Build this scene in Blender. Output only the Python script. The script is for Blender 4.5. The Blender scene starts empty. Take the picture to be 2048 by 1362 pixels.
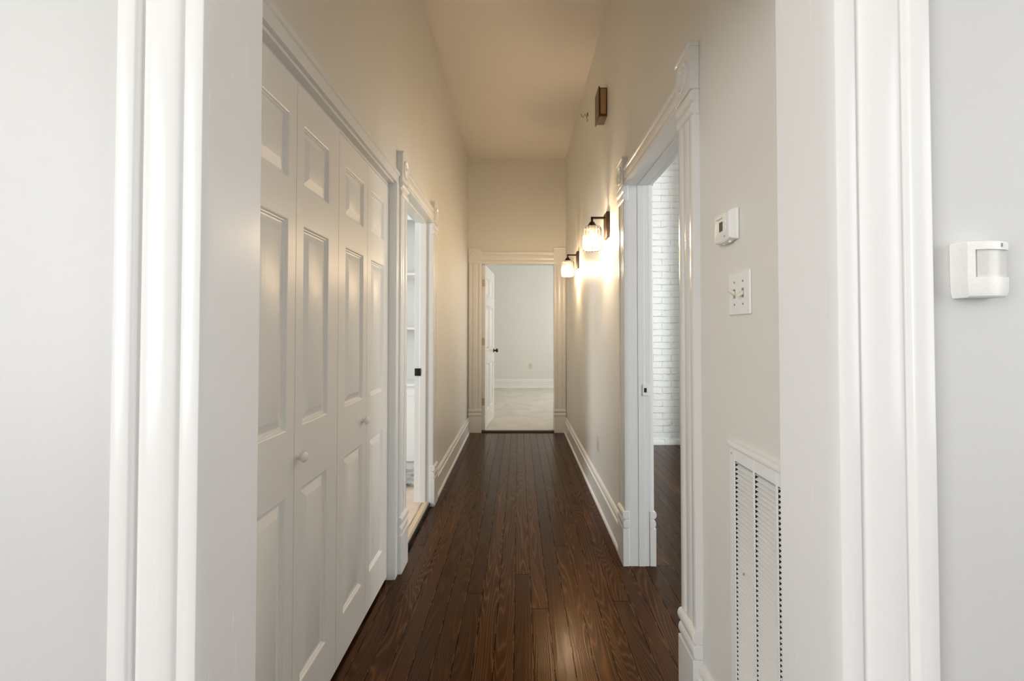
import bpy, math, random
from mathutils import Vector, Matrix, noise as mnoise

# ---------------------------------------------------------------- camera, world, light, exposure
SC = bpy.context.scene
COL = SC.collection
F_PX = 900.0
PITCH = 1.1
CAM_Z = 1.25
cam_d = bpy.data.cameras.new('camera')
cam_d.sensor_width = 36.0
cam_d.lens = F_PX / 2048 * 36.0
cam_d.shift_x = -14 / 2048
cam_d.shift_y = -16.3 / 2048 + 0.0
cam_d.clip_start = 0.02
cam = bpy.data.objects.new('camera', cam_d)
COL.objects.link(cam)
cam.location = (0, 0, CAM_Z)
cam.rotation_euler = (math.radians(90 + PITCH), 0, 0)
cam_d.shift_y = -(681 - (665 - F_PX * math.tan(math.radians(PITCH)))) / 2048
SC.camera = cam

SC.view_settings.view_transform = 'Standard'
SC.view_settings.look = 'None'
SC.view_settings.exposure = 0.08
SC.view_settings.gamma = 1.0
SC.view_settings.use_curve_mapping = False

wd = bpy.data.worlds.new('daylight')
SC.world = wd
wd.use_nodes = True
wd.node_tree.nodes['Background'].inputs[0].default_value = (0.95, 0.98, 1.0, 1)
wd.node_tree.nodes['Background'].inputs[1].default_value = 1.2

SC.cycles.max_bounces = 14
SC.cycles.diffuse_bounces = 7
SC.cycles.glossy_bounces = 4
SC.cycles.transparent_max_bounces = 16
SC.cycles.caustics_reflective = False
SC.cycles.caustics_refractive = False
SC.cycles.sample_clamp_indirect = 6.0

BULB_STRENGTH = 590.0
BULB_COLOR = (1.0, 0.74, 0.46)


def daylight(name, loc, rot, sx, sy, watts, color=(1.0, 0.99, 0.968)):
    """Daylight coming through an unseen window opening."""
    l = bpy.data.lights.new(name, 'AREA')
    l.shape = 'RECTANGLE'
    l.size, l.size_y = sx, sy
    l.energy = watts
    l.color = color
    o = bpy.data.objects.new(name, l)
    COL.objects.link(o)
    o.location = loc
    o.rotation_euler = [math.radians(a) for a in rot]
    return o


# window behind the camera (shines +Y), brick room (shines -X), side room (shines +X), far room (shines -X)
daylight('daylight_front_window', (0.1, -3.32, 1.75), (90, 0, 0), 2.6, 2.1, 5)
daylight('daylight_front_left_window', (-2.72, -1.95, 1.75), (0, -90, 0), 2.1, 2.1, 114)
daylight('daylight_front_right_fill', (2.72, -0.75, 1.75), (0, 90, 0), 2.1, 1.5, 24)  # unseen window added to brighten the closet doors and left jamb
daylight('daylight_brick_room', (3.5, 0.60, 1.75), (90, 0, 0), 1.3, 1.9, 165, (0.90, 0.955, 1.0))
daylight('daylight_side_room', (-3.52, 1.75, 1.65), (0, -90, 0), 1.7, 1.1, 85, (0.92, 0.965, 1.0))
daylight('daylight_far_room', (2.62, 8.2, 1.7), (0, 90, 0), 1.8, 1.8, 62)

# ---------------------------------------------------------------- materials


class NT:
    def __init__(self, name):
        self.m = bpy.data.materials.new(name)
        self.m.use_nodes = True
        self.t = self.m.node_tree
        self.t.nodes.clear()
        self.out = self.t.nodes.new('ShaderNodeOutputMaterial')

    def n(self, typ, **kw):
        nd = self.t.nodes.new('ShaderNode' + typ)
        ins = kw.pop('ins', {})
        for k, v in kw.items():
            setattr(nd, k, v)
        for k, v in ins.items():
            if hasattr(v, 'is_output'):
                self.t.links.new(v, nd.inputs[k])
            else:
                nd.inputs[k].default_value = v
        return nd

    def math(self, op, a, b=0.0, c=0.0):
        return self.n('Math', operation=op, ins={0: a, 1: b, 2: c}).outputs[0]

    def mix(self, fac, a, b):
        nd = self.n('Mix', data_type='RGBA')
        for k, v in ((0, fac), (6, a), (7, b)):
            if hasattr(v, 'is_output'):
                self.t.links.new(v, nd.inputs[k])
            else:
                nd.inputs[k].default_value = v if k == 0 else (*v, 1.0)[:4]
        return nd.outputs[2]

    def done(self, shader):
        self.t.links.new(shader, self.out.inputs[0])
        return self.m

    def coords(self):
        return self.n('TexCoord').outputs['Object']


def paint(name, color, rough=0.35, bump=0.06, scale=60.0, stretch=(1, 1, 1), var=0.025, coat=0.0):
    """Brushed or rolled paint: slight tone variation and a fine surface bump."""
    t = NT(name)
    co = t.coords()
    mp = t.n('Mapping', ins={0: co, 3: stretch}).outputs[0]
    nz = t.n('TexNoise', ins={'Vector': mp, 'Scale': scale, 'Detail': 3.0, 'Roughness': 0.55}).outputs[0]
    big = t.n('TexNoise', ins={'Vector': co, 'Scale': 1.7, 'Detail': 2.0}).outputs[0]
    lo = tuple(c * (1 - var) for c in color)
    hi = tuple(min(1, c * (1 + var)) for c in color)
    c = t.mix(big, lo, hi)
    b = t.n('Bump', ins={'Strength': bump, 'Distance': 0.004, 'Height': nz}).outputs[0]
    r = t.math('MULTIPLY_ADD', nz, 0.12, rough - 0.06)
    p = t.n('BsdfPrincipled', ins={'Base Color': c, 'Roughness': r, 'Normal': b, 'IOR': 1.45, 'Coat Weight': coat,
                                   'Coat Roughness': 0.12})
    return t.done(p.outputs[0])


def plain(name, color, rough=0.4, metal=0.0, bump=0.05, scale=200.0):
    t = NT(name)
    co = t.coords()
    nz = t.n('TexNoise', ins={'Vector': co, 'Scale': scale, 'Detail': 2.0}).outputs[0]
    c = t.mix(nz, tuple(x * 0.93 for x in color), tuple(min(1, x * 1.07) for x in color))
    b = t.n('Bump', ins={'Strength': bump, 'Distance': 0.001, 'Height': nz}).outputs[0]
    p = t.n('BsdfPrincipled', ins={'Base Color': c, 'Roughness': rough, 'Metallic': metal, 'Normal': b})
    return t.done(p.outputs[0])


M = {}
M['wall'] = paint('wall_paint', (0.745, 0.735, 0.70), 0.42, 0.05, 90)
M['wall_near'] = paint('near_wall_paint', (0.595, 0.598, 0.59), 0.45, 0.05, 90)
M['ceiling'] = paint('ceiling_paint', (0.82, 0.765, 0.71), 0.7, 0.05, 90)
M['trim'] = paint('gloss_trim_paint', (0.785, 0.783, 0.773), 0.25, 0.05, 11, (5, 5, 0.35))
M['door'] = paint('door_paint', (0.82, 0.81, 0.785), 0.33, 0.16, 30, (9, 9, 0.35))
M['white_plastic'] = plain('white_plastic', (0.82, 0.82, 0.80), 0.35)
M['vent_white'] = plain('white_enamel', (0.82, 0.82, 0.81), 0.4)
M['ivory'] = plain('ivory_plastic', (0.62, 0.58, 0.48), 0.4)
M['cream'] = plain('cream_plastic', (0.74, 0.68, 0.56), 0.35)
M['lens'] = plain('sensor_lens', (0.66, 0.66, 0.63), 0.25)
M['dark'] = plain('dark_void', (0.015, 0.014, 0.013), 0.8)
M['mark_grey'] = plain('grey_mark', (0.25, 0.25, 0.25), 0.6)  # even grey for print, slots, screws and indicator dots
M['lcd'] = plain('lcd_dark', (0.035, 0.025, 0.02), 0.2)
M['bronze'] = plain('oil_rubbed_bronze', (0.035, 0.022, 0.016), 0.42, 0.6)
M['black'] = plain('black_metal', (0.012, 0.012, 0.012), 0.4, 0.3)
M['brass'] = plain('pale_brass', (0.55, 0.48, 0.34), 0.35, 0.5)
M['chime_wood'] = plain('stained_chime_wood', (0.11, 0.045, 0.019), 0.4, 0, 0.2, 80)
M['chime_grille'] = plain('tan_grille', (0.42, 0.27, 0.12), 0.6, 0, 0.3, 300)
M['copper'] = plain('old_copper', (0.16, 0.06, 0.02), 0.4, 0.6)
M['side_wall'] = paint('side_room_paint', (0.66, 0.67, 0.64), 0.5, 0.05, 90)
M['far_wall_paint'] = paint('far_room_paint', (0.70, 0.705, 0.665), 0.5, 0.05, 90)
M['threshold'] = plain('raw_pine', (0.60, 0.49, 0.36), 0.6, 0, 0.2, 60)


def wood_floor():
    t = NT('dark_stained_pine')
    co = t.coords()
    sp = t.n('SeparateXYZ', ins={0: co})
    x, y = sp.outputs[0], sp.outputs[1]
    bx = t.math('DIVIDE', t.math('ADD', x, 0.021), 0.0765)
    bi = t.math('FLOOR', bx)
    bf = t.math('FRACT', bx)
    r1 = t.n('TexWhiteNoise', noise_dimensions='1D', ins={'W': bi}).outputs[0]
    yy = t.math('ADD', t.math('DIVIDE', y, 3.1), t.math('MULTIPLY', r1, 9.0))
    si = t.math('FLOOR', yy)
    sf = t.math('FRACT', yy)
    sid = t.math('ADD', t.math('MULTIPLY', bi, 7.31), t.math('MULTIPLY', si, 3.17))
    r2 = t.n('TexWhiteNoise', noise_dimensions='1D', ins={'W': sid}).outputs[0]
    r3 = t.n('TexWhiteNoise', noise_dimensions='1D', ins={'W': t.math('ADD', sid, 41.7)}).outputs[0]
    # growth rings: contour lines of a stretched noise field, offset per board
    gx = t.math('ADD', t.math('MULTIPLY', x, 6.5), t.math('MULTIPLY', r2, 91.0))
    gy = t.math('ADD', t.math('MULTIPLY', y, 0.50), t.math('MULTIPLY', r2, 37.0))
    gv = t.n('CombineXYZ', ins={0: gx, 1: gy, 2: t.math('MULTIPLY', r2, 13.0)}).outputs[0]
    g = t.n('TexNoise', ins={'Vector': gv, 'Scale': 1.0, 'Detail': 2.2, 'Roughness': 0.35, 'Distortion': 0.25}).outputs[0]
    freq = t.math('MULTIPLY_ADD', r3, 26.0, 24.0)
    ring = t.math('FRACT', t.math('MULTIPLY', g, freq))
    ring = t.math('ABSOLUTE', t.math('MULTIPLY_ADD', ring, 2.0, -1.0))
    ring = t.math('POWER', ring, 2.6)
    fv = t.n('CombineXYZ', ins={0: t.math('MULTIPLY', x, 330.0), 1: t.math('MULTIPLY', y, 6.0), 2: r2}).outputs[0]
    fine = t.n('TexNoise', ins={'Vector': fv, 'Scale': 1.0, 'Detail': 2.0}).outputs[0]
    tone = t.math('MULTIPLY_ADD', ring, 0.78, t.math('MULTIPLY', fine, 0.30))
    dark = t.mix(r2, (0.0030, 0.0019, 0.0013), (0.010, 0.0043, 0.0017))
    light = t.mix(r3, (0.018, 0.0078, 0.0032), (0.105, 0.041, 0.0112))
    c = t.mix(tone, dark, light)
    brk = t.n('TexNoise', ins={'Vector': t.n('CombineXYZ', ins={0: bi, 1: t.math('MULTIPLY', y, 9.0), 2: 0.0}).outputs[0],
                               'Scale': 1.0, 'Detail': 3.0}).outputs[0]
    gap = t.math('MULTIPLY_ADD', brk, 0.085, -0.014)
    seam = t.math('MAXIMUM', t.math('LESS_THAN', bf, gap), t.math('LESS_THAN', sf, 0.0009))
    open_ = t.math('SUBTRACT', 1.0, seam)
    edge = t.math('MULTIPLY', t.math('GREATER_THAN', bf, 0.975), t.math('GREATER_THAN', brk, 0.52))
    c = t.mix(t.math('MULTIPLY', edge, 0.75), c, (0.20, 0.10, 0.042))
    c = t.mix(seam, c, (0.0025, 0.002, 0.0018))
    hgt = t.math('SUBTRACT', t.math('MULTIPLY', tone, 0.30), t.math('MULTIPLY', seam, 1.2))
    crown = t.math('MULTIPLY', t.math('POWER', t.math('ABSOLUTE', t.math('SUBTRACT', bf, 0.5)), 2.0), -0.7)
    wav = t.n('TexNoise', ins={'Vector': co, 'Scale': 7.0, 'Detail': 1.0}).outputs[0]
    hgt = t.math('ADD', t.math('ADD', hgt, crown), t.math('MULTIPLY', wav, 0.8))
    b = t.n('Bump', ins={'Strength': 0.4, 'Distance': 0.0016, 'Height': hgt}).outputs[0]
    rough = t.math('MULTIPLY_ADD', fine, 0.10, 0.155)
    p = t.n('BsdfPrincipled', ins={'Base Color': c, 'Roughness': rough, 'Normal': b, 'IOR': 1.21,
                                   'Specular IOR Level': t.math('MULTIPLY', open_, 0.5)})
    # light scattered back from the stain under the varnish
    gl = t.n('BsdfGlossy', ins={0: (1.0, 0.47, 0.15, 1), 1: 0.31, 'Normal': b}).outputs[0]
    return t.done(t.n('MixShader', ins={0: t.math('MULTIPLY', open_, 0.036), 1: p.outputs[0], 2: gl}).outputs[0])


def brick():
    t = NT('white_painted_brick')
    co = t.coords()
    sp = t.n('SeparateXYZ', ins={0: co})
    v = t.n('CombineXYZ', ins={0: t.math('ADD', sp.outputs[0], sp.outputs[1]), 1: sp.outputs[2], 2: 0.0}).outputs[0]
    wob = t.n('TexNoise', ins={'Vector': v, 'Scale': 9.0, 'Detail': 3.0}).outputs[1]
    off = t.n('VectorMath', operation='MULTIPLY_ADD', ins={0: wob, 1: (0.022, 0.022, 0), 2: v}).outputs[0]
    br = t.n('TexBrick', ins={'Vector': off, 'Scale': 1.0, 'Mortar Size': 0.0055, 'Mortar Smooth': 0.6,
                              'Brick Width': 0.205, 'Row Height': 0.072})
    nz = t.n('TexNoise', ins={'Vector': v, 'Scale': 42.0, 'Detail': 4.0}).outputs[0]
    h = t.math('ADD', t.math('MULTIPLY', br.outputs[1], -1.0), t.math('MULTIPLY', nz, 0.8))
    b = t.n('Bump', ins={'Strength': 0.8, 'Distance': 0.007, 'Height': h}).outputs[0]
    crack = t.n('TexNoise', ins={'Vector': v, 'Scale': 13.0, 'Detail': 2.0}).outputs[0]
    cm = t.math('MULTIPLY', br.outputs[1], t.math('GREATER_THAN', crack, 0.56))
    c = t.mix(t.math('MULTIPLY', cm, 0.45), (0.80, 0.80, 0.775), (0.46, 0.44, 0.40))
    p = t.n('BsdfPrincipled', ins={'Base Color': c, 'Roughness': 0.5, 'Normal': b})
    return t.done(p.outputs[0])


def carpet():
    t = NT('beige_carpet')
    co = t.coords()
    nz = t.n('TexNoise', ins={'Vector': co, 'Scale': 260.0, 'Detail': 3.0}).outputs[0]
    big = t.n('TexNoise', ins={'Vector': co, 'Scale': 3.5, 'Detail': 4.0, 'Distortion': 0.6}).outputs[0]
    f = t.math('MULTIPLY_ADD', nz, 0.5, t.math('MULTIPLY', big, 0.7))
    c = t.mix(f, (0.38, 0.35, 0.29), (0.76, 0.73, 0.66))
    b = t.n('Bump', ins={'Strength': 0.8, 'Distance': 0.006, 'Height': f}).outputs[0]
    p = t.n('BsdfPrincipled', ins={'Base Color': c, 'Roughness': 0.95, 'Normal': b})
    return t.done(p.outputs[0])


def paper():
    t = NT('builders_paper')
    co = t.coords()
    nz = t.n('TexNoise', ins={'Vector': co, 'Scale': 9.0, 'Detail': 5.0}).outputs[0]
    c = t.mix(nz, (0.55, 0.42, 0.32), (0.78, 0.69, 0.60))
    b = t.n('Bump', ins={'Strength': 0.4, 'Distance': 0.004, 'Height': nz}).outputs[0]
    p = t.n('BsdfPrincipled', ins={'Base Color': c, 'Roughness': 0.6, 'Normal': b})
    return t.done(p.outputs[0])


def plastic_film():
    t = NT('clear_plastic_film')
    co = t.coords()
    nz = t.n('TexNoise', ins={'Vector': co, 'Scale': 25.0, 'Detail': 4.0}).outputs[0]
    b = t.n('Bump', ins={'Strength': 0.5, 'Distance': 0.006, 'Height': nz}).outputs[0]
    tr = t.n('BsdfTransparent', ins={0: (0.9, 0.9, 0.9, 1)}).outputs[0]
    p = t.n('BsdfPrincipled', ins={'Base Color': (0.55, 0.55, 0.54, 1), 'Roughness': 0.2, 'Normal': b}).outputs[0]
    f = t.math('MULTIPLY_ADD', nz, 0.5, 0.35)
    return t.done(t.n('MixShader', ins={0: f, 1: tr, 2: p}).outputs[0])


def ribbed_glass():
    """Clear ribbed glass: passes lamp light, denser where a rib is seen edge on, a little frosted."""
    t = NT('ribbed_glass')
    lw = t.n('LayerWeight', ins={0: 0.35})
    tint = t.mix(t.math('POWER', lw.outputs[1], 1.5), (0.97, 0.96, 0.94), (0.30, 0.28, 0.25))
    tr = t.n('BsdfTransparent', ins={0: tint}).outputs[0]
    di = t.n('BsdfTranslucent', ins={0: (0.95, 0.93, 0.9, 1)}).outputs[0]
    gl = t.n('BsdfGlossy', ins={0: (1, 1, 1, 1), 1: 0.06}).outputs[0]
    a = t.n('MixShader', ins={0: 0.006, 1: tr, 2: di}).outputs[0]
    fr = t.n('Fresnel', ins={0: 1.5}).outputs[0]
    s = t.n('MixShader', ins={0: t.math('MULTIPLY', fr, 0.8), 1: a, 2: gl}).outputs[0]
    return t.done(s)


def lamp_glow():
    t = NT('warm_bulb')
    e = t.n('Emission', ins={0: (*BULB_COLOR, 1), 1: BULB_STRENGTH}).outputs[0]
    return t.done(e)


M['floor'] = wood_floor()
M['brick'] = brick()
M['carpet'] = carpet()
M['paper'] = paper()
M['film'] = plastic_film()
M['glass'] = ribbed_glass()
M['glow'] = lamp_glow()

# ---------------------------------------------------------------- mesh building


class Frame:
    """A wall's own axes: s along the wall, z up, d out of the wall."""

    def __init__(self, o, s, n):
        self.o, self.s, self.n = Vector(o), Vector(s), Vector(n)

    def __call__(self, s, z, d=0.0):
        return self.o + self.s * s + Vector((0, 0, z)) + self.n * d


WORLD = Frame((0, 0, 0), (1, 0, 0), (0, 1, 0))      # s = x, d = y
XL, XR, YF, YN = -0.641, 0.591, 5.66, 0.645
RIGHT = Frame((XR, 0, 0), (0, 1, 0), (-1, 0, 0))
LEFT = Frame((XL, 0, 0), (0, 1, 0), (1, 0, 0))
FAR = Frame((0, YF, 0), (1, 0, 0), (0, -1, 0))
NEAR = Frame((0, YN, 0), (1, 0, 0), (0, -1, 0))


class MB:
    def __init__(self):
        self.v, self.f = [], []

    def _add(self, vs, fs):
        b = len(self.v)
        self.v += [Vector(p) for p in vs]
        self.f += [[b + i for i in f] for f in fs]

    def solid(self, vs, fs):
        """closed piece: oriented outward by its signed volume"""
        vs = [Vector(p) for p in vs]
        vol = 0.0
        for f in fs:
            for i in range(1, len(f) - 1):
                vol += vs[f[0]].dot(vs[f[i]].cross(vs[f[i + 1]]))
        if vol < 0:
            fs = [list(reversed(f)) for f in fs]
        self._add(vs, fs)
        return self

    def box(self, fr, s0, s1, z0, z1, d0, d1):
        vs = [fr(s, z, d) for d in (d0, d1) for z in (z0, z1) for s in (s0, s1)]
        return self.solid(vs, [[0, 1, 3, 2], [4, 6, 7, 5], [0, 4, 5, 1], [2, 3, 7, 6], [0, 2, 6, 4], [1, 5, 7, 3]])

    def loft(self, rings, caps=True):
        n = len(rings[0])
        vs = [p for r in rings for p in r]
        fs = []
        for k in range(len(rings) - 1):
            for i in range(n):
                j = (i + 1) % n
                fs.append([k * n + i, k * n + j, (k + 1) * n + j, (k + 1) * n + i])
        if caps:
            fs.append(list(range(n))[::-1])
            fs.append([(len(rings) - 1) * n + i for i in range(n)])
        return self.solid(vs, fs)

    def vert_profile(self, fr, prof, s0, z0, z1, flip=False, w=0):
        """profile of (t, d) extruded upward from s0"""
        g = lambda t: s0 + (w - t if flip else t)
        return self.loft([[fr(g(t), z, d) for t, d in prof] for z in (z0, z1)])

    def horiz_profile(self, fr, prof, s0, s1):
        """profile of (z, d) extruded along s"""
        return self.loft([[fr(s, z, d) for z, d in prof] for s in (s0, s1)])

    def lathe(self, org, axis, prof, seg=28, rib=0, amp=0.0, caps=True):
        a = Vector(axis).normalized()
        u = a.orthogonal().normalized()
        w = a.cross(u)
        org = Vector(org)
        rings = []
        for r, h in prof:
            ring = []
            for i in range(seg):
                th = 2 * math.pi * i / seg
                rr = r * (1 + amp * (abs(math.cos(rib * th / 2)) - 0.5)) if rib else r
                ring.append(org + a * h + (u * math.cos(th) + w * math.sin(th)) * rr)
            rings.append(ring)
        return self.loft(rings, caps)

    def tube(self, pts, r, seg=8):
        pts = [Vector(p) for p in pts]
        rings = []
        for i, p in enumerate(pts):
            d = (pts[min(i + 1, len(pts) - 1)] - pts[max(i - 1, 0)]).normalized()
            u = d.orthogonal().normalized() if i == 0 else (u - d * u.dot(d)).normalized()
            w = d.cross(u)
            rings.append([p + (u * math.cos(2 * math.pi * k / seg) + w * math.sin(2 * math.pi * k / seg)) * r
                          for k in range(seg)])
        return self.loft(rings)

    def build(self, name, mat, parent=None, bevel=0.0, seg=2, smooth=40, origin=None):
        base = Vector((0, 0, 0))
        p = parent
        while p is not None:
            base = base + p.location
            p = p.parent
        if origin is not None:
            base = base + Vector(origin)
        me = bpy.data.meshes.new(name)
        me.from_pydata([tuple(v - base) for v in self.v], [], self.f)
        me.update()
        if smooth:
            me.polygons.foreach_set('use_smooth', [True] * len(me.polygons))
            me.set_sharp_from_angle(angle=math.radians(smooth))
        me.materials.append(M[mat] if isinstance(mat, str) else mat)
        o = bpy.data.objects.new(name, me)
        COL.objects.link(o)
        if origin is not None:
            o.location = origin
        if parent is not None:
            o.parent = parent
        if bevel:
            b = o.modifiers.new('bevel', 'BEVEL')
            b.width, b.segments, b.limit_method, b.angle_limit = bevel, seg, 'ANGLE', math.radians(40)
        return o


def tag(o, label, cat, group=None, kind=None):
    o['label'], o['category'] = label, cat
    if group:
        o['group'] = group
    if kind:
        o['kind'] = kind
    return o


def thing(name, loc, label, cat, group=None, kind=None):
    o = bpy.data.objects.new(name, None)
    o.empty_display_size = 0.05
    COL.objects.link(o)
    o.location = loc
    return tag(o, label, cat, group, kind)


def note(o, label):
    o['label'] = label
    return o


# ---------------------------------------------------------------- walls, floors, ceiling
H = 3.45
TL, TR, TF = 0.115, 0.109, 0.12          # wall thicknesses


def wall_mb(fr, s0, s1, z0, z1, d0, d1, holes=()):
    """one wall slab with rectangular openings"""
    mb = MB()
    ss = sorted({s0, s1, *[h[0] for h in holes], *[h[1] for h in holes]})
    for a, b in zip(ss, ss[1:]):
        zz = z0
        for h in sorted([h for h in holes if h[0] <= a and h[1] >= b], key=lambda h: h[2]):
            if h[2] > zz:
                mb.box(fr, a, b, zz, h[2], d0, d1)
            zz = h[3]
        if zz < z1:
            mb.box(fr, a, b, zz, z1, d0, d1)
    return mb


J = 0.018                                 # jamb board thickness
HEAD = 2.05
CL0, CL1, CLH = 1.027, 2.297, 2.025       # closet opening along the left wall
LD0, LD1 = 2.480, 3.256                   # side-room doorway
RD0, RD1 = 1.592, 2.430                   # brick-room doorway
FD0, FD1, FDH = -0.472, 0.442, 2.115      # far doorway
ND = 0.441                                # half width of the doorway the camera looks through
VG0, VG1, VZ0, VZ1 = 0.835, 1.24, 0.215, 0.915   # return-air duct hole


def structure(mb, name, mat, label, cat, **kw):
    return tag(mb.build(name, mat, **kw), label, cat, kind='structure')


structure(wall_mb(LEFT, 0.765, YF, 0, H, -TL, 0,
                  [(CL0, CL1, 0, CLH), (LD0 - J, LD1 + J, 0, HEAD + J)]),
          'wall_left', 'wall', 'tall cream wall on the left of the hall above the closet doors', 'wall', smooth=0)
structure(wall_mb(RIGHT, 0.765, YF, 0, H, -TR, 0,
                  [(VG0, VG1, VZ0, VZ1), (RD0 - J, RD1 + J, 0, HEAD + J)]),
          'wall_right', 'wall', 'tall cream wall on the right of the hall with the two wall lamps', 'wall', smooth=0)
structure(wall_mb(FAR, -2.2, 2.5, 0, H, -TF, 0, [(FD0 - J, FD1 + J, 0, FDH + J)]),
          'wall_far', 'wall', 'cream end wall of the hall above the far doorway', 'wall', smooth=0)
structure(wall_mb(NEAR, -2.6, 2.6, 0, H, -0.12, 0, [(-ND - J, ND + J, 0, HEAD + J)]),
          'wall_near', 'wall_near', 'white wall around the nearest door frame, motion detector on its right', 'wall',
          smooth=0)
# the room the camera stands in
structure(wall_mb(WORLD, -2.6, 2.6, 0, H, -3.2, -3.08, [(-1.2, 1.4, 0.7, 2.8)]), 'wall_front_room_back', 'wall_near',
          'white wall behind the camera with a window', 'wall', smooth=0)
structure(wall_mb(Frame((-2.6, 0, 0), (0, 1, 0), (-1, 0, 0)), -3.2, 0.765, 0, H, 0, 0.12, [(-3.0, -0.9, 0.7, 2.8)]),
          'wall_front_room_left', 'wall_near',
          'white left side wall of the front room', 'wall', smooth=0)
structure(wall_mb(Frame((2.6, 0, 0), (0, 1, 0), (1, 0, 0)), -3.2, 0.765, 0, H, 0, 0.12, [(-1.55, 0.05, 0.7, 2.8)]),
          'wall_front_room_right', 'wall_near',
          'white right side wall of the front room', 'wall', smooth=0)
# brick room
structure(wall_mb(WORLD, XR + TR, 4.6, 0, H, 5.05, 5.2), 'wall_brick', 'brick',
          'white painted brick wall seen through the right doorway', 'wall', smooth=0)
structure(wall_mb(WORLD, 1.88, 3.3, 0, H, 4.55, 5.05), 'wall_shade_block', 'brick',
          'unseen white brick block added to shade the right of the brick wall', 'wall', smooth=0)  # added block out of view, throws the soft shadow on the brick wall
structure(wall_mb(Frame((4.6, 0, 0), (0, 1, 0), (1, 0, 0)), 0.765, 5.2, 0, H, 0, 0.12),
          'wall_brick_room_right', 'wall', 'right side wall of the brick room', 'wall', smooth=0)
structure(wall_mb(WORLD, 2.72, 4.6, 0, H, 0.645, 0.765, [(2.85, 4.15, 0.8, 2.7)]), 'wall_brick_room_near', 'wall',
          'near wall of the right room with its window', 'wall', smooth=0)
# side room on the left
structure(wall_mb(Frame((-3.4, 0, 0), (0, 1, 0), (-1, 0, 0)), 0.765, 4.5, 0, H, 0, 0.12, [(1.2, 2.3, 0.8, 2.5)]),
          'wall_side_room_window', 'side_wall', 'window wall of the side room on the left', 'wall', smooth=0)
structure(wall_mb(WORLD, -3.4, XL - TL, 0, H, 4.36, 4.48), 'wall_side_room_back', 'side_wall',
          'grey wall behind the built-in shelves of the side room', 'wall', smooth=0)
# closet
structure(MB().box(WORLD, -1.36, -1.30, 0, H, 0.765, 2.46).box(WORLD, -1.30, XL - TL, 0, H, 2.40, 2.455),
          'wall_closet', 'side_wall', 'inner walls of the closet behind the folding doors', 'wall', smooth=0)
# far room
structure(wall_mb(WORLD, -2.2, 2.5, 0, H, 10.1, 10.22), 'wall_back', 'far_wall_paint',
          'pale wall at the back of the carpeted room beyond the hall', 'wall', smooth=0)
structure(wall_mb(WORLD, -2.32, -2.2, 0, H, YF, 10.22), 'wall_far_room_left', 'far_wall_paint',
          'left side wall of the carpeted room', 'wall', smooth=0)
structure(wall_mb(Frame((2.5, 0, 0), (0, 1, 0), (1, 0, 0)), YF, 10.22, 0, H, 0, 0.12, [(7.3, 9.1, 0.8, 2.6)]),
          'wall_far_room_right', 'far_wall_paint', 'window wall of the carpeted room', 'wall', smooth=0)

structure(MB().box(WORLD, -3.55, 4.75, H, H + 0.1, -3.3, 10.3), 'ceiling', 'ceiling',
          'high plain ceiling above the hall', 'ceiling', smooth=0)
structure(MB().box(WORLD, XL - 0.02, 4.6, -0.05, 0, -3.2, 5.74).box(WORLD, -2.6, XL - 0.02, -0.05, 0, -3.2, 0.765)
          .box(WORLD, -1.3, XL - 0.02, -0.05, 0, 0.765, 2.42),
          'floor', 'floor', 'dark stained pine board floor of the hall', 'floor', smooth=0)
structure(MB().box(WORLD, -3.4, -1.36, -0.05, 0.03, 0.765, 4.4).box(WORLD, -1.36, -0.645, -0.05, 0.03, 2.46, 4.4),
          'floor_side_room', 'threshold', 'raised pale floor of the side room on the left', 'floor', smooth=0)
structure(MB().box(WORLD, -2.2, 2.5, -0.05, 0.012, 5.72, 10.12), 'floor_far_room', 'carpet',
          'beige carpet of the room beyond the far doorway', 'floor', smooth=0)

# ---------------------------------------------------------------- trim: fluted casings with corner and plinth blocks


def casing_profile(w, D=0.024):
    """Victorian casing: flat edges, a groove each side, a broad rounded middle."""
    k = w / 0.13
    half = [(0, 0), (0, D - 0.003), (0.0008, D - 0.001), (0.003, D), (0.0255, D), (0.0280, D - 0.0012), (0.0300, D - 0.0040),
            (0.0312, D - 0.0100), (0.0345, D - 0.0108)]
    for i in range(1, 8):
        a = math.pi / 2 * i / 7
        half.append((0.0650 - 0.0300 * math.cos(a), D - 0.0108 + 0.0095 * math.sin(a)))
    half.pop()
    pts = [(t * k, d) for t, d in half]
    pts += [(w - t * k, d) for t, d in reversed(half)]
    return pts


def ridge_stack(mb, fr, s0, s1, z0, z1, D, n=2):
    """half-round bands stacked between z0 and z1"""
    h = (z1 - z0) / n
    for k in range(n):
        zc = z0 + h * (k + 0.5)
        prof = [(zc - h / 2 + 0.001, 0)]
        for i in range(9):
            a = -math.pi / 2 + math.pi * i / 8
            prof.append((zc + (h / 2 - 0.003) * math.sin(a), D - 0.012 + (0.012 + 0.003 * k) * math.cos(a)))
        prof.append((zc + h / 2 - 0.001, 0))
        mb.horiz_profile(fr, prof, s0, s1)
    mb.box(fr, s0 + 0.002, s1 - 0.002, z0, z1, 0, D - 0.011)


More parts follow.
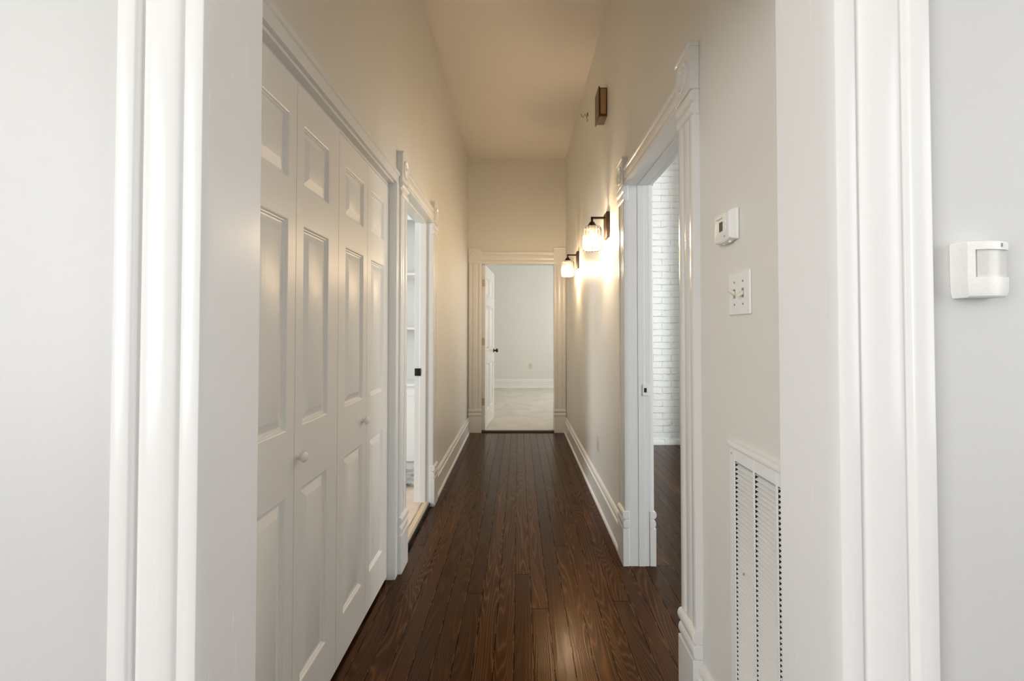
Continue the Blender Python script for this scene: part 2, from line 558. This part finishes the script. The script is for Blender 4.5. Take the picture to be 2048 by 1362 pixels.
def corner_block(fr, s0, s1, z0, z1, par, ridge=0.0, D=0.031):
    mb = MB().box(fr, s0, s1, z0, z1 - 0.014, 0, D)
    mb.horiz_profile(fr, [(z1 - 0.014, 0), (z1 - 0.014, D + 0.003), (z1 - 0.004, D + 0.006), (z1, D + 0.002), (z1, 0)],
                     s0 - 0.002, s1 + 0.002)
    if ridge:
        ridge_stack(mb, fr, s0, s1, z0 - ridge, z0, D)
    o = mb.build('corner_block', 'trim', par, 0.002)
    c = fr((s0 + s1) / 2, (z0 + z1) / 2 - 0.006, D)
    r = min(s1 - s0, z1 - z0) * 0.36
    MB().lathe(c - fr.n * 0.002, fr.n, [(r, 0), (r, 0.006), (r * 0.92, 0.009), (r * 0.82, 0.006), (r * 0.72, 0.003),
                                        (r * 0.6, 0.004), (r * 0.48, 0.008), (r * 0.36, 0.006), (r * 0.28, 0.004),
                                        (r * 0.2, 0.009), (r * 0.05, 0.011)], 32).build('rosette', 'trim', o)
    return o


def plinth(fr, s0, s1, par, z=0.20, rz=0.095, D=0.034):
    mb = MB().box(fr, s0, s1, 0, z, 0, D)
    ridge_stack(mb, fr, s0, s1, z, z + rz, D)
    return mb.build('plinth_block', 'trim', par, 0.002)


def doorway(name, label, fr, s0, s1, head, depth, w=(0.13, 0.13), headw=0.10, block=0.155, ridge=0.085, stop=None, stop_h=0.011,
            back=True, plinths=True):
    """casing of one side, jamb boards through the wall, and the back casing"""
    t = thing(name, fr((s0 + s1) / 2, 0, 0), label, 'door frame', kind='structure')
    a0, b1 = s0 - w[0], s1 + w[1]
    low = 0.295 if plinths else 0
    for (p, q) in ((a0, s0), (s1, b1)):
        MB().vert_profile(fr, casing_profile(q - p), p, low, head - ridge).build('casing', 'trim', t)
        if plinths:
            plinth(fr, p - 0.003, q + 0.003, t)
        corner_block(fr, p - 0.004, q + 0.004, head, head + block, t, ridge)
    MB().horiz_profile(fr, [(head + z, d) for z, d in casing_profile(headw)], s0 + 0.004, s1 - 0.004).build(
        'head_casing', 'trim', t)
    for (p, q) in ((s0 - J, s0), (s1, s1 + J)):
        MB().box(fr, p, q, 0, head, -depth, 0.001).build('jamb', 'trim', t, 0.0015)
    MB().box(fr, s0 - J, s1 + J, head, head + J, -depth, 0.001).build('head_jamb', 'trim', t, 0.0015)
    if stop:
        mb = MB()
        mb.box(fr, s0, s0 + stop_h, 0.0, head, -stop[1], -stop[0])
        mb.box(fr, s1 - stop_h, s1, 0.0, head, -stop[1], -stop[0])
        mb.box(fr, s0 + stop_h, s1 - stop_h, head - stop_h, head, -stop[1], -stop[0])
        mb.build('door_stop', 'trim', t, 0.002)
    if back:
        bf = Frame(fr.o - fr.n * depth, fr.s, -fr.n)
        for (p, q) in ((a0, s0), (s1, b1)):
            MB().vert_profile(bf, casing_profile(q - p), p, low, head).build('casing', 'trim', t)
            if plinths:
                plinth(bf, p - 0.003, q + 0.003, t)
            corner_block(bf, p - 0.004, q + 0.004, head, head + block, t, 0)
        MB().horiz_profile(bf, [(head + z, d) for z, d in casing_profile(headw)], s0 + 0.004, s1 - 0.004).build(
            'head_casing', 'trim', t)
    return t


trim_near = doorway('trim_1', 'white fluted door frame nearest the camera framing the whole hall', NEAR, -ND, ND, HEAD,
                    0.12, (0.122, 0.134), stop=None, back=False)
trim_side = doorway('trim_3', 'white fluted door frame on the left wall past the folding doors', LEFT, LD0, LD1, HEAD, TL,
                    stop=(0.03, 0.075), back=False)
trim_brick = doorway('trim_4', 'white fluted door frame on the right wall opening to the brick room', RIGHT, RD0, RD1, HEAD,
                     TR, stop=(0.050, 0.085), stop_h=0.002)
trim_end = doorway('trim_5', 'cream lit fluted door frame at the far end of the hall', FAR, FD0, FD1, FDH, TF,
                   (0.160, 0.142), headw=0.155, block=0.20, ridge=0.0, back=True)

# strike plates on the jambs
mb = MB().box(WORLD, -0.751, -0.707, 0.938, 0.992, LD1 - 0.016, LD1 - 0.0105)
o = note(mb.build('strike_plate', 'black', trim_side, 0.004), 'black strike plate')
MB().box(WORLD, -0.742, -0.728, 0.950, 0.980, LD1 - 0.0175, LD1 - 0.0155).build('latch_hole', 'dark', o)
mb = MB().box(WORLD, 0.664, 0.702, 0.910, 0.972, RD1 - 0.0060, RD1 - 0.002)
o = mb.build('strike_plate', 'white_plastic', trim_brick, 0.001)
MB().box(WORLD, 0.672, 0.686, 0.928, 0.952, RD1 - 0.0066, RD1 - 0.005).build('latch_hole', 'dark', o)

# closet casing: narrow moulded band round the folding doors, head track
DOOR_X = -0.668
clo = thing('trim_2', (XL, (CL0 + CL1) / 2, 0), 'plain white casing around the folding closet doors on the left',
            'door frame', kind='structure')
cp = [(0, 0), (0, 0.012), (0.006, 0.014), (0.010, 0.014), (0.012, 0.010), (0.040, 0.012), (0.044, 0.018), (0.058, 0.020),
      (0.062, 0.016), (0.063, 0)]
MB().horiz_profile(LEFT, [(CLH + z, d) for z, d in cp], CL0 - 0.045, CL1 + 0.045).build('head_casing', 'trim', clo)
MB().box(LEFT, CL1, CL1 + 0.042, 0, CLH, -0.001, 0.015).build('casing', 'trim', clo, 0.002)
MB().box(LEFT, CL0 - 0.042, CL0, 0, CLH, -0.001, 0.015).build('casing', 'trim', clo, 0.002)
MB().box(LEFT, CL0, CL1, CLH - 0.011, CLH, -TL, -0.002).build('head_jamb', 'trim', clo, 0.001)
MB().box(LEFT, CL0 + 0.002, CL1 - 0.002, 2.001, CLH - 0.011, -0.058, -0.030).build('track', 'trim', clo, 0.001)

# ---------------------------------------------------------------- panelled doors


def panel_leaf(mb, fr, s0, s1, z0, z1, t, panels, both=False, d=0.0):
    """slab with raised panels on the d side; panels = (s0, s1, z0, z1)"""
    rings = [(0, 0), (0.003, -0.0014), (0.006, -0.006), (0.009, -0.0065), (0.012, -0.0110), (0.016, -0.0115),
             (0.040, -0.0030), (0.042, -0.0022)]
    sides = [(d, 1)] + ([(d - t, -1)] if both else [])
    for dd, sg in sides:
        ss = sorted({s0, s1, *[p[0] for p in panels], *[p[1] for p in panels]})
        zs = sorted({z0, z1, *[p[2] for p in panels], *[p[3] for p in panels]})
        for a, b in zip(ss, ss[1:]):
            for c, e in zip(zs, zs[1:]):
                pan = [p for p in panels if p[0] <= a and p[1] >= b and p[2] <= c and p[3] >= e]
                vs, fs = [], []
                rr = rings if pan else [(0, 0)]
                for i, h in rr:
                    vs += [fr(a + i, c + i, dd + h * sg), fr(b - i, c + i, dd + h * sg), fr(b - i, e - i, dd + h * sg),
                           fr(a + i, e - i, dd + h * sg)]
                for k in range(len(rr) - 1):
                    for i in range(4):
                        j = (i + 1) % 4
                        fs.append([4 * k + i, 4 * k + j, 4 * k + 4 + j, 4 * k + 4 + i])
                q = 4 * (len(rr) - 1)
                fs.append([q, q + 1, q + 2, q + 3])
                nrm = (vs[1] - vs[0]).cross(vs[2] - vs[1])
                if nrm.dot(fr.n * sg) < 0:
                    fs = [list(reversed(f)) for f in fs]
                mb._add(vs, fs)
    c = [fr(s, z, x) for x in (d, d - t) for z in (z0, z1) for s in (s0, s1)]
    fs = [[0, 1, 5, 4], [2, 6, 7, 3], [0, 4, 6, 2], [1, 3, 7, 5]]
    if not both:
        fs.append([4, 5, 7, 6])
    ctr = sum(c, Vector()) / 8
    out = []
    for f in fs:
        nrm = (c[f[1]] - c[f[0]]).cross(c[f[2]] - c[f[1]])
        fc = sum((c[i] for i in f), Vector()) / 4
        out.append(f if nrm.dot(fc - ctr) > 0 else f[::-1])
    mb._add(c, out)
    return mb


DOORF = Frame((DOOR_X, 0, 0), (0, 1, 0), (1, 0, 0))
edges = [1.029, 1.344, 1.661, 1.977, 2.294]
G = 0.0013


def bifold(name, label, k, knob_s):
    t = thing(name, (DOOR_X, edges[k], 0.02), label, 'folding door', 'folding closet door pairs', 'structure')
    for i in (k, k + 1):
        a, b = edges[i] + G, edges[i + 1] - G
        near_fold = (i == k + 1)            # which stile is by the fold
        m0, m1 = (0.045, 0.085) if near_fold else (0.085, 0.045)
        if k == 2:
            m0, m1 = (0.048, 0.072) if near_fold else (0.066, 0.047)
        top = 2.003 if i < 2 else 1.995
        pans = [(a + m0, b - m1, 1.70, 1.893), (a + m0, b - m1, 0.965, 1.58), (a + m0, b - m1, 0.18, 0.775)]
        panel_leaf(MB(), DOORF, a, b, 0.018, top, 0.03, pans).build('door_leaf', 'door', t, smooth=25)
    c = DOORF(knob_s, 0.875, -0.001)
    MB().lathe(c, (1, 0, 0), [(0.009, 0), (0.008, 0.004), (0.0055, 0.008), (0.006, 0.011), (0.012, 0.014), (0.0155, 0.019),
                              (0.0155, 0.024), (0.012, 0.029), (0.005, 0.031)], 24).build('knob', 'white_plastic', t)
    return t


bifold('door_1', 'nearer pair of white folding closet doors on the left', 0, 1.364)
bifold('door_2', 'farther pair of white folding closet doors, next to the side doorway', 2, 1.925)

# six-panel door standing open into the far room
d3 = thing('door_3', (-0.468, YF + 0.05, 0.02), 'white six-panel door standing open into the carpeted room', 'door',
           kind='structure')
ang = math.radians(4.2)
dv = Vector((math.sin(ang), math.cos(ang), 0))
dn = Vector((math.cos(ang), -math.sin(ang), 0))
D3 = Frame(Vector((-0.470, YF + 0.05, 0)), dv, dn)
W3, T3 = 0.895, 0.040
pans = []
for a, b in ((0.115, 0.40), (0.495, 0.78)):
    pans += [(a, b, 1.72, 1.97), (a, b, 1.02, 1.60), (a, b, 0.24, 0.84)]
panel_leaf(MB(), D3, 0, W3, 0.018, FDH - 0.004, T3, pans, True, T3).build('door_leaf', 'trim', d3, smooth=25)
for sg, dd in ((1, T3), (-1, 0.0)):
    p = D3(W3 - 0.065, 0.99, dd)
    MB().lathe(p, dn * sg, [(0.030, 0), (0.028, 0.006), (0.012, 0.010), (0.010, 0.030), (0.022, 0.036), (0.028, 0.047),
                            (0.027, 0.058), (0.018, 0.066), (0.004, 0.068)], 24).build('door_knob', 'black', d3)
for z in (1.88, 1.135, 0.375):
    mb = MB().box(D3, -0.0025, 0, z - 0.046, z + 0.046, 0.004, T3 - 0.004)
    mb.lathe(D3(-0.006, z - 0.05, 0.002), (0, 0, 1), [(0.005, 0), (0.006, 0.001), (0.006, 0.099), (0.005, 0.1)], 12)
    note(mb.build('hinge', 'brass', d3), 'pale brass hinge')

# ---------------------------------------------------------------- baseboards
BP = [(0, 0), (0, 0.031), (0.010, 0.031), (0.018, 0.027), (0.023, 0.020), (0.128, 0.018), (0.132, 0.023), (0.140, 0.025),
      (0.148, 0.022), (0.152, 0.014), (0.162, 0.014), (0.170, 0.017), (0.180, 0.015), (0.190, 0.008), (0.192, 0)]


def baseboard(name, fr, s0, s1, label):
    structure(MB().horiz_profile(fr, BP, s0, s1), name, 'trim', label, 'baseboard')


baseboard('baseboard_left', LEFT, LD1 + 0.134, YF - 0.034, 'white moulded baseboard along the left wall of the hall')
baseboard('baseboard_right', RIGHT, RD1 + 0.134, YF - 0.034, 'white moulded baseboard along the right wall of the hall')
baseboard('baseboard_right_near', RIGHT, 0.766, RD0 - 0.134, 'short white baseboard below the return air grille')
BF = Frame((0, 10.1, 0.012), (1, 0, 0), (0, -1, 0))
baseboard('baseboard_far_room', BF, -2.2, 2.5, 'white baseboard at the back of the carpeted room')
structure(MB().horiz_profile(Frame((0, 5.05, 0), (1, 0, 0), (0, -1, 0)), [(0, 0), (0, 0.02), (0.05, 0.02), (0.06, 0.014),
                                                                          (0.065, 0)], XR + TR, 1.88),
          'baseboard_brick', 'brick', 'low white plinth course at the foot of the brick wall', 'baseboard')

# thresholds
structure(MB().horiz_profile(Frame((0, YF, 0), (1, 0, 0), (0, 1, 0)), [(0, -0.015), (0.010, -0.012), (0.016, 0.0),
                                                                       (0.016, 0.05), (0.012, 0.075), (0, 0.075)],
                             FD0 + 0.002, FD1 - 0.002), 'trim_6', 'bronze',
          'dark wooden threshold below the far doorway', 'threshold')
structure(MB().box(WORLD, XL - 0.045, XL - 0.012, 0.0305, 0.037, LD0 + 0.002, LD1 - 0.002), 'trim_7', 'threshold',
          'raw wood threshold strip in the left side doorway', 'threshold', bevel=0.002)
structure(MB().box(WORLD, XL - 0.018, XL + 0.004, 0.0, 0.028, LD0 + 0.002, LD1 - 0.002), 'trim_8', 'black',
          'black riser edge below the side doorway threshold', 'threshold', bevel=0.002)

# ---------------------------------------------------------------- wall lamps


def sconce(y, z, label):
    t = thing('wall_sconce', (XR, y, z), label, 'wall lamp', 'wall lamps on the right wall')
    fr = Frame((XR, y, z), (0, 1, 0), (-1, 0, 0))
    MB().box(fr, -0.052, 0.052, -0.085, 0.085, 0.0005, 0.022).build('backplate', 'bronze', t, 0.003)
    mb = MB().box(fr, -0.007, 0.007, 0.046, 0.060, 0.021, 0.115)
    mb.box(fr, -0.007, 0.007, 0.005, 0.060, 0.101, 0.115)
    mb.build('arm', 'bronze', t, 0.0015)
    c = fr(0, 0, 0.108)
    MB().lathe(c, (0, 0, 1), [(0.036, -0.010), (0.035, -0.003), (0.029, 0.004), (0.018, 0.020), (0.013, 0.027)],
               28).build('shade_cap', 'bronze', t)
    MB().lathe(c, (0, 0, 1), [(0.018, -0.050), (0.019, -0.012)], 20).build('socket', 'ivory', t)
    prof = [(0.030, -0.003), (0.052, -0.006), (0.060, -0.014), (0.063, -0.028), (0.063, -0.140), (0.061, -0.156),
            (0.055, -0.164)]
    sh = MB().lathe(c, (0, 0, 1), prof, 192, 16, 0.075, caps=False).build('glass_shade', 'glass', t, smooth=60)
    sm = sh.modifiers.new('wall', 'SOLIDIFY')
    sm.thickness = 0.003
    b = [(0.012, -0.052), (0.014, -0.058)]
    for i in range(9):
        a = math.radians(-50 + i * 20)
        b.append((max(0.001, 0.029 * math.cos(a) if i else 0.02), -0.094 - 0.029 * math.sin(a)))
    b = [(0.012, -0.050), (0.014, -0.060), (0.021, -0.072), (0.028, -0.088), (0.029, -0.098), (0.026, -0.112),
         (0.018, -0.122), (0.007, -0.127), (0.001, -0.128)]
    MB().lathe(c, (0, 0, 1), b, 24).build('bulb', 'glow', t)
    return t


sconce(2.965, 1.955, 'lit wall lamp with ribbed glass shade nearer the camera')
sconce(4.45, 1.965, 'lit wall lamp with ribbed glass shade farther down the hall')

# ---------------------------------------------------------------- door chime, bent wire
t = thing('door_chime', (XR, 3.055, 2.70), 'brown wooden door chime box high on the right wall', 'door chime')
MB().box(RIGHT, 2.990, 3.122, 2.700, 2.895, 0.0005, 0.050).build('chime_body', 'chime_wood', t, 0.003)
MB().box(RIGHT, 2.982, 3.130, 2.694, 2.901, 0.050, 0.058).build('front_cover', 'chime_wood', t, 0.002)
for s0, s1 in ((2.984, 2.992), (3.120, 3.128)):
    note(MB().box(RIGHT, s0, s1, 2.716, 2.886, 0.007, 0.046).build('side_grille', 'chime_grille', t, 0.007, 3),
         'tan side grille')
pts = [(1164, 224), (1165.5, 228.5), (1167.5, 230.5), (1169.5, 228), (1171.5, 224.3), (1173.2, 227), (1174.8, 229.5),
       (1177.4, 228), (1177.6, 224.5), (1177.4, 221), (1175.4, 222.2)]
wz = 3.80
wp = [((u - 1038) * wz / F_PX - 0.002, wz + 0.004 * math.sin(i), CAM_Z + (665 - v) * wz / F_PX)
      for i, (u, v) in enumerate(pts)]
wp.append((XR - 0.001, wz + 0.03, wp[-1][2] - 0.01))
mb = MB().tube(wp, 0.0022)
mb.tube([(wp[6][0], wz, wp[6][2] + 0.004), (wp[6][0] + 0.006, wz + 0.002, wp[6][2] - 0.022),
         (wp[6][0] + 0.006, wz, wp[6][2] - 0.046)], 0.002)
tag(mb.build('bent_wire', 'copper', None, origin=wp[-1]), 'short bent copper wire sticking out of the wall near the ceiling',
    'wire')

# ---------------------------------------------------------------- thermostat
t = thing('thermostat', (XR, 1.25, 1.497), 'small white thermostat with dark display on the right wall', 'thermostat')
MB().box(RIGHT, 1.199, 1.303, 1.502, 1.587, 0.0005, 0.008).build('base_plate', 'white_plastic', t, 0.003)
rings = []
for d, i in ((0.007, 0.0), (0.020, 0.001), (0.024, 0.003), (0.0265, 0.007)):
    ring = []
    n = 10
    for k in range(n + 1):                          # top edge, slightly arched
        q = k / n
        ring.append(RIGHT(1.202 + i + q * (0.098 - 2 * i), 1.584 - i + 0.003 * math.sin(math.pi * q), d))
    for k in range(n + 1):                          # bottom edge bows down
        q = 1 - k / n
        ring.append(RIGHT(1.202 + i + q * (0.098 - 2 * i), 1.504 + i - 0.007 * math.sin(math.pi * q), d))
    rings.append(ring)
MB().loft(rings).build('cover', 'white_plastic', t, smooth=30)
scr = MB().box(RIGHT, 1.2385, 1.264, 1.529, 1.560, 0.026, 0.0272).build('display_bezel', 'white_plastic', t, 0.0005)
note(MB().box(RIGHT, 1.2405, 1.262, 1.531, 1.558, 0.0268, 0.0278).build('display', 'lcd', t, 0.0003), 'dark display')
for z in (1.5525, 1.5375):
    b = MB().box(RIGHT, 1.2235, 1.2325, z - 0.005, z + 0.005, 0.026, 0.0284).build('button', 'white_plastic', t, 0.001)
    sgn = 1 if z > 1.545 else -1
    MB().loft([[RIGHT(1.2262, z - 0.0015 * sgn, d), RIGHT(1.2298, z - 0.0015 * sgn, d), RIGHT(1.228, z + 0.002 * sgn, d)]
               for d in (0.028, 0.0287)]).build('arrow', 'mark_grey', b, smooth=0)
for s in (1.2235, 1.2555):
    MB().box(RIGHT, s - 0.003, s + 0.003, 1.4955, 1.504, 0.012, 0.019).build('slide_switch', 'white_plastic', t, 0.001)
MB().lathe(RIGHT(1.232, 1.515, 0.0262), RIGHT.n, [(0.003, 0), (0.003, 0.0006)], 14).build('indicator', 'mark_grey', t)


def lettering(text, name, size, loc, xdir, mat, parent, rel):
    cu = bpy.data.curves.new(name, 'FONT')
    cu.body = text
    cu.size = size
    cu.extrude = 0.0001
    cu.materials.append(M[mat])
    o = bpy.data.objects.new(name, cu)
    me = bpy.data.meshes.new_from_object(o)
    bpy.data.objects.remove(o)
    o = bpy.data.objects.new(name, me)
    COL.objects.link(o)
    x = Vector(xdir)
    z = x.cross(Vector((0, 0, 1)))
    o.matrix_world = Matrix.Translation(Vector(loc) - rel) @ Matrix((
        (x.x, 0, z.x, 0), (x.y, 0, z.y, 0), (x.z, 1, z.z, 0), (0, 0, 0, 1)))
    o.parent = parent
    return o


lettering('Honeywell', 'logo_text', 0.0085, RIGHT(1.280, 1.5655, 0.0267), (0, -1, 0), 'mark_grey', t, t.location)

# ---------------------------------------------------------------- double light switch
t = thing('light_switch', (XR, 1.197, 1.296), 'white double toggle light switch below the thermostat', 'light switch')
MB().box(RIGHT, 1.139, 1.254, 1.297, 1.413, 0.0, 0.0065).build('cover_plate', 'white_plastic', t, 0.004, 3)
for s, up in ((1.2195, 1), (1.1735, -1)):
    o = MB().box(RIGHT, s - 0.005, s + 0.005, 1.342, 1.367, 0.0062, 0.0070).build('toggle_slot', 'mark_grey', t)
    fr = RIGHT
    r0 = [fr(s - 0.004, 1.355 - 0.006, 0.0065), fr(s + 0.004, 1.355 - 0.006, 0.0065), fr(s + 0.004, 1.355 + 0.006, 0.0065),
          fr(s - 0.004, 1.355 + 0.006, 0.0065)]
    z = 1.355 + 0.010 * up
    r1 = [fr(s - 0.003, z - 0.0035, 0.024), fr(s + 0.003, z - 0.0035, 0.024), fr(s + 0.003, z + 0.0035, 0.024),
          fr(s - 0.003, z + 0.0035, 0.024)]
    MB().loft([r0, r1]).build('toggle', 'cream', t, 0.001)
    for zz in (1.325, 1.385):
        MB().lathe(RIGHT(s, zz, 0.0063), RIGHT.n, [(0.0032, 0), (0.003, 0.0008), (0.0012, 0.0011)], 14).build(
            'screw', 'mark_grey', t)

# ---------------------------------------------------------------- return air grille
t = thing('return_air_grille', (XR, 1.03, 0.20), 'tall white louvred return air grille low on the right wall', 'air vent')
gy0, gy1, gz0, gz1 = 0.815, 1.257, 0.198, 0.934
banks = [(1.1345, 1.2290), (1.0340, 1.1270), (0.9330, 1.0265), (0.8420, 0.9255)]
bz0, bz1 = 0.228, 0.902
mb = MB()
bar = sorted([gy0, gy1] + [x for b in banks for x in b])
for a, b in zip(bar[::2], bar[1::2]):
    mb.box(RIGHT, a, b, gz0, gz1, 0.003, 0.006)
for a, b in banks:
    mb.box(RIGHT, a, b, gz0, bz0, 0.003, 0.006)
    mb.box(RIGHT, a, b, bz1, gz1, 0.003, 0.006)
# rolled outer edge
mb.box(RIGHT, gy0, gy1, gz0, gz0 + 0.006, 0.0, 0.003)
mb.box(RIGHT, gy0, gy0 + 0.006, gz0 + 0.006, gz1, 0.0, 0.003)
mb.box(RIGHT, gy1 - 0.006, gy1, gz0 + 0.006, gz1, 0.0, 0.003)
mb.build('grille_frame', 'vent_white', t, 0.0008)
pitch = 0.01215
for a, b in banks:
    mb = MB()
    n = int((bz1 - bz0) / pitch)
    for k in range(n + 1):
        z = bz0 + k * pitch
        zz = min(z + pitch * 0.98, bz1)
        # blade: lower edge at the face, upper edge tipped back into the duct
        mb.loft([[RIGHT(s, z, 0.0045), RIGHT(s, z + 0.0009, 0.0050), RIGHT(s, zz, -0.0125), RIGHT(s, zz - 0.0009, -0.0130)]
                 for s in (a - 0.0015, b - 0.0005)])
    mb.build('louvres', 'vent_white', t, smooth=0)
mb = MB()
for a, b in zip(bar[2:-2:2], bar[3:-2:2]):
    m = (a + b) / 2
    mb.box(RIGHT, m - 0.0012, m + 0.0012, bz0, bz1, -0.03, 0.003)
mb.box(RIGHT, 1.2305, 1.2330, bz0, bz1, -0.03, 0.003)
mb.build('gap_shade', 'dark', t)  # black plates added behind the bars to paint in the duct's darkness
e = 0.002
mb = MB()
mb.box(RIGHT, VG0 + e, VG1 - e, VZ0 + e, VZ1 - e, -TR + 0.004, -TR + 0.008)
mb.box(RIGHT, VG0 + e, VG0 + 2 * e, VZ0 + e, VZ1 - e, -TR + 0.008, -0.001)
mb.box(RIGHT, VG1 - 2 * e, VG1 - e, VZ0 + e, VZ1 - e, -TR + 0.008, -0.001)
mb.box(RIGHT, VG0 + 2 * e, VG1 - 2 * e, VZ0 + e, VZ0 + 2 * e, -TR + 0.008, -0.001)
mb.box(RIGHT, VG0 + 2 * e, VG1 - 2 * e, VZ1 - 2 * e, VZ1 - e, -TR + 0.008, -0.001)
note(mb.build('duct', 'dark', t, smooth=0), 'dark duct behind the louvres')
MB().horiz_profile(RIGHT, [(gz1 + 0.001, 0), (gz1 + 0.001, 0.010), (gz1 + 0.006, 0.012), (gz1 + 0.016, 0.009),
                           (gz1 + 0.020, 0)], gy0 - 0.004, gy1 + 0.004).build('top_strip', 'trim', t)
for s, z in ((1.246, 0.918), (1.185, 0.62)):
    MB().lathe(RIGHT(s, z, 0.0055), RIGHT.n, [(0.003, 0), (0.0028, 0.0008), (0.001, 0.001)], 12).build('screw', 'mark_grey', t)

# ---------------------------------------------------------------- motion detector


def md_profile(inset=0.0, s0=0.6185, s1=0.677, flat=False):
    pts = [(s0, 0.0)]
    n = 14
    for k in range(n + 1):
        q = k / n
        s = s0 + q * (s1 - s0)
        pts.append((s, 0.0225 + 0.010 * math.sin(math.pi * (0.12 + 0.8 * q)) - inset))
    pts.append((s1, 0.0))
    return pts


t = thing('motion_detector', (0.648, YN, 1.297), 'white motion detector on the wall right of the nearest door frame',
          'motion detector')


def md_ring(z, inset=0.0, s0=0.6185, s1=0.677, shrink=0.0):
    return [NEAR(s0 + shrink + (s - s0) * (1 - shrink * 2 / (s1 - s0)), z, max(d, 0.0004)) for s, d in md_profile(inset, s0, s1)]


mb = MB().loft([md_ring(1.2985, 0.004, shrink=0.003), md_ring(1.3005, 0.0015, shrink=0.0025), md_ring(1.306, 0.0, shrink=0.001),
                md_ring(1.326, 0)])
mb.loft([md_ring(1.364, 0), md_ring(1.373, 0), md_ring(1.3755, 0.001, shrink=0.0008), md_ring(1.377, 0.005, shrink=0.002)])
mb.loft([[NEAR(s, z, max(d, 0.0004)) for s, d in ([(0.6185, 0)] + [p for p in md_profile() if p[1] > 0 and p[0] < 0.631]
                                                  + [(0.631, 0)])] for z in (1.326, 1.364)])
mb.build('housing', 'white_plastic', t, smooth=30)
note(MB().loft([[NEAR(max(s, 0.631), z, max(d, 0.0004)) for s, d in [(0.630, 0)] + [p for p in md_profile(0.003) if p[0] > 0.628]] for z in (1.326, 1.364)])
     .build('lens', 'lens', t, smooth=50), 'grey sensor lens')
MB().box(NEAR, 0.6605, 0.6625, 1.3675, 1.3725, 0.020, 0.0312).build('indicator_light', 'mark_grey', t)

# ---------------------------------------------------------------- outlets


def outlet(name_label, fr, s, z):
    t = thing('wall_outlet', fr(s, z - 0.057, 0), name_label, 'outlet', 'wall outlets')
    MB().box(fr, s - 0.036, s + 0.036, z - 0.058, z + 0.058, 0, 0.006).build('cover_plate', 'ivory', t, 0.003)
    for dz in (-0.020, 0.020):
        o = MB().box(fr, s - 0.017, s + 0.017, z + dz - 0.014, z + dz + 0.014, 0.0055, 0.0075).build('socket', 'ivory', t, 0.003)
        mb = MB()
        for q in (-0.006, 0.006):
            mb.box(fr, s + q - 0.0012, s + q + 0.0012, z + dz - 0.003, z + dz + 0.006, 0.007, 0.0078)
        mb.build('slots', 'dark', o)


outlet('ivory outlet low on the right wall past the brick room doorway', RIGHT, 3.37, 0.425)
outlet('ivory outlet on the back wall of the carpeted room', Frame((0, 10.1, 0), (1, 0, 0), (0, -1, 0)), 0.26, 0.50)

# ---------------------------------------------------------------- side room: built-in shelves, floor paper
t = thing('built_in_bookcase', (-1.15, 3.97, 0.03), 'white built-in shelves over a base cabinet in the side room', 'bookcase')
x0, x1 = -1.95, -0.80
mb = MB().box(WORLD, x0, x0 + 0.03, 0.80, 2.55, 4.05, 4.35).box(WORLD, x1 - 0.03, x1, 0.80, 2.55, 4.05, 4.35)
mb.box(WORLD, x0, x1, 2.55, 2.60, 4.05, 4.35)
mb.box(WORLD, x0 + 0.03, x1 - 0.03, 2.27, 2.55, 4.05, 4.075)
mb.build('upper_case', 'trim', t, 0.002)
MB().box(WORLD, x0 + 0.03, x1 - 0.03, 0.80, 2.55, 4.335, 4.35).build('back_panel', 'side_wall', t)
for z in (1.298, 1.790):
    MB().box(WORLD, x0 + 0.03, x1 - 0.03, z - 0.022, z, 4.06, 4.335).build('shelf', 'trim', t, 0.002)
MB().box(WORLD, x0, x1, 0.11, 0.775, 3.99, 4.35).box(WORLD, x0, x1, 0.03, 0.11, 4.01, 4.35).build('base_cabinet', 'trim', t, 0.002)
MB().box(WORLD, x0 - 0.01, x1 + 0.01, 0.775, 0.80, 3.965, 4.35).build('countertop', 'trim', t, 0.003)
CF = Frame((0, 3.99, 0), (1, 0, 0), (0, -1, 0))
for a, b in ((x0 + 0.02, -1.38), (-1.376, x1 - 0.02)):
    mb = MB().box(CF, a, b, 0.12, 0.75, 0, 0.012)
    for p in ((a, a + 0.06, 0.12, 0.75), (b - 0.06, b, 0.12, 0.75), (a + 0.06, b - 0.06, 0.12, 0.18), (a + 0.06, b - 0.06, 0.69, 0.75)):
        mb.box(CF, *p, 0.012, 0.019)
    mb.build('cabinet_door', 'trim', t, 0.001)


def crumpled(x0, x1, y0, y1, z, amp, n, scale, seed, th=0.0008):
    """one sheet with folds, given a little thickness"""
    mb = MB()
    vs, fs = [], []
    for j in range(n + 1):
        for i in range(n + 1):
            x = x0 + (x1 - x0) * i / n
            y = y0 + (y1 - y0) * j / n
            p = Vector((x * scale + seed, y * scale, 0))
            h = abs(mnoise.noise(p)) + 0.5 * abs(mnoise.noise(p * 2.3))
            e = 0.012 * mnoise.noise(Vector((x * 7, y * 7, seed)))
            vs.append(Vector((x + e, y + e, z + amp * h)))
            if i < n and j < n:
                a = j * (n + 1) + i
                fs.append([a, a + 1, a + n + 2, a + n + 1])
    mb._add(vs, fs)
    return mb


o = crumpled(-1.30, XL - 0.050, 2.50, 3.62, 0.032, 0.010, 44, 6.0, 3.1).build('floor_paper', 'paper', None, origin=(-1.0, 3.0, 0.031))
tag(o, 'creased tan paper sheet on the floor of the left side room', 'paper sheet')
o.modifiers.new('thickness', 'SOLIDIFY').thickness = 0.0006
o = crumpled(-1.35, -0.82, 3.52, 3.95, 0.042, 0.060, 36, 9.0, 8.7).build('plastic_sheet', 'film', None, origin=(-1.0, 3.7, 0.043))
tag(o, 'crumpled clear plastic sheet in front of the base cabinet', 'plastic sheet')
o.modifiers.new('thickness', 'SOLIDIFY').thickness = 0.0005
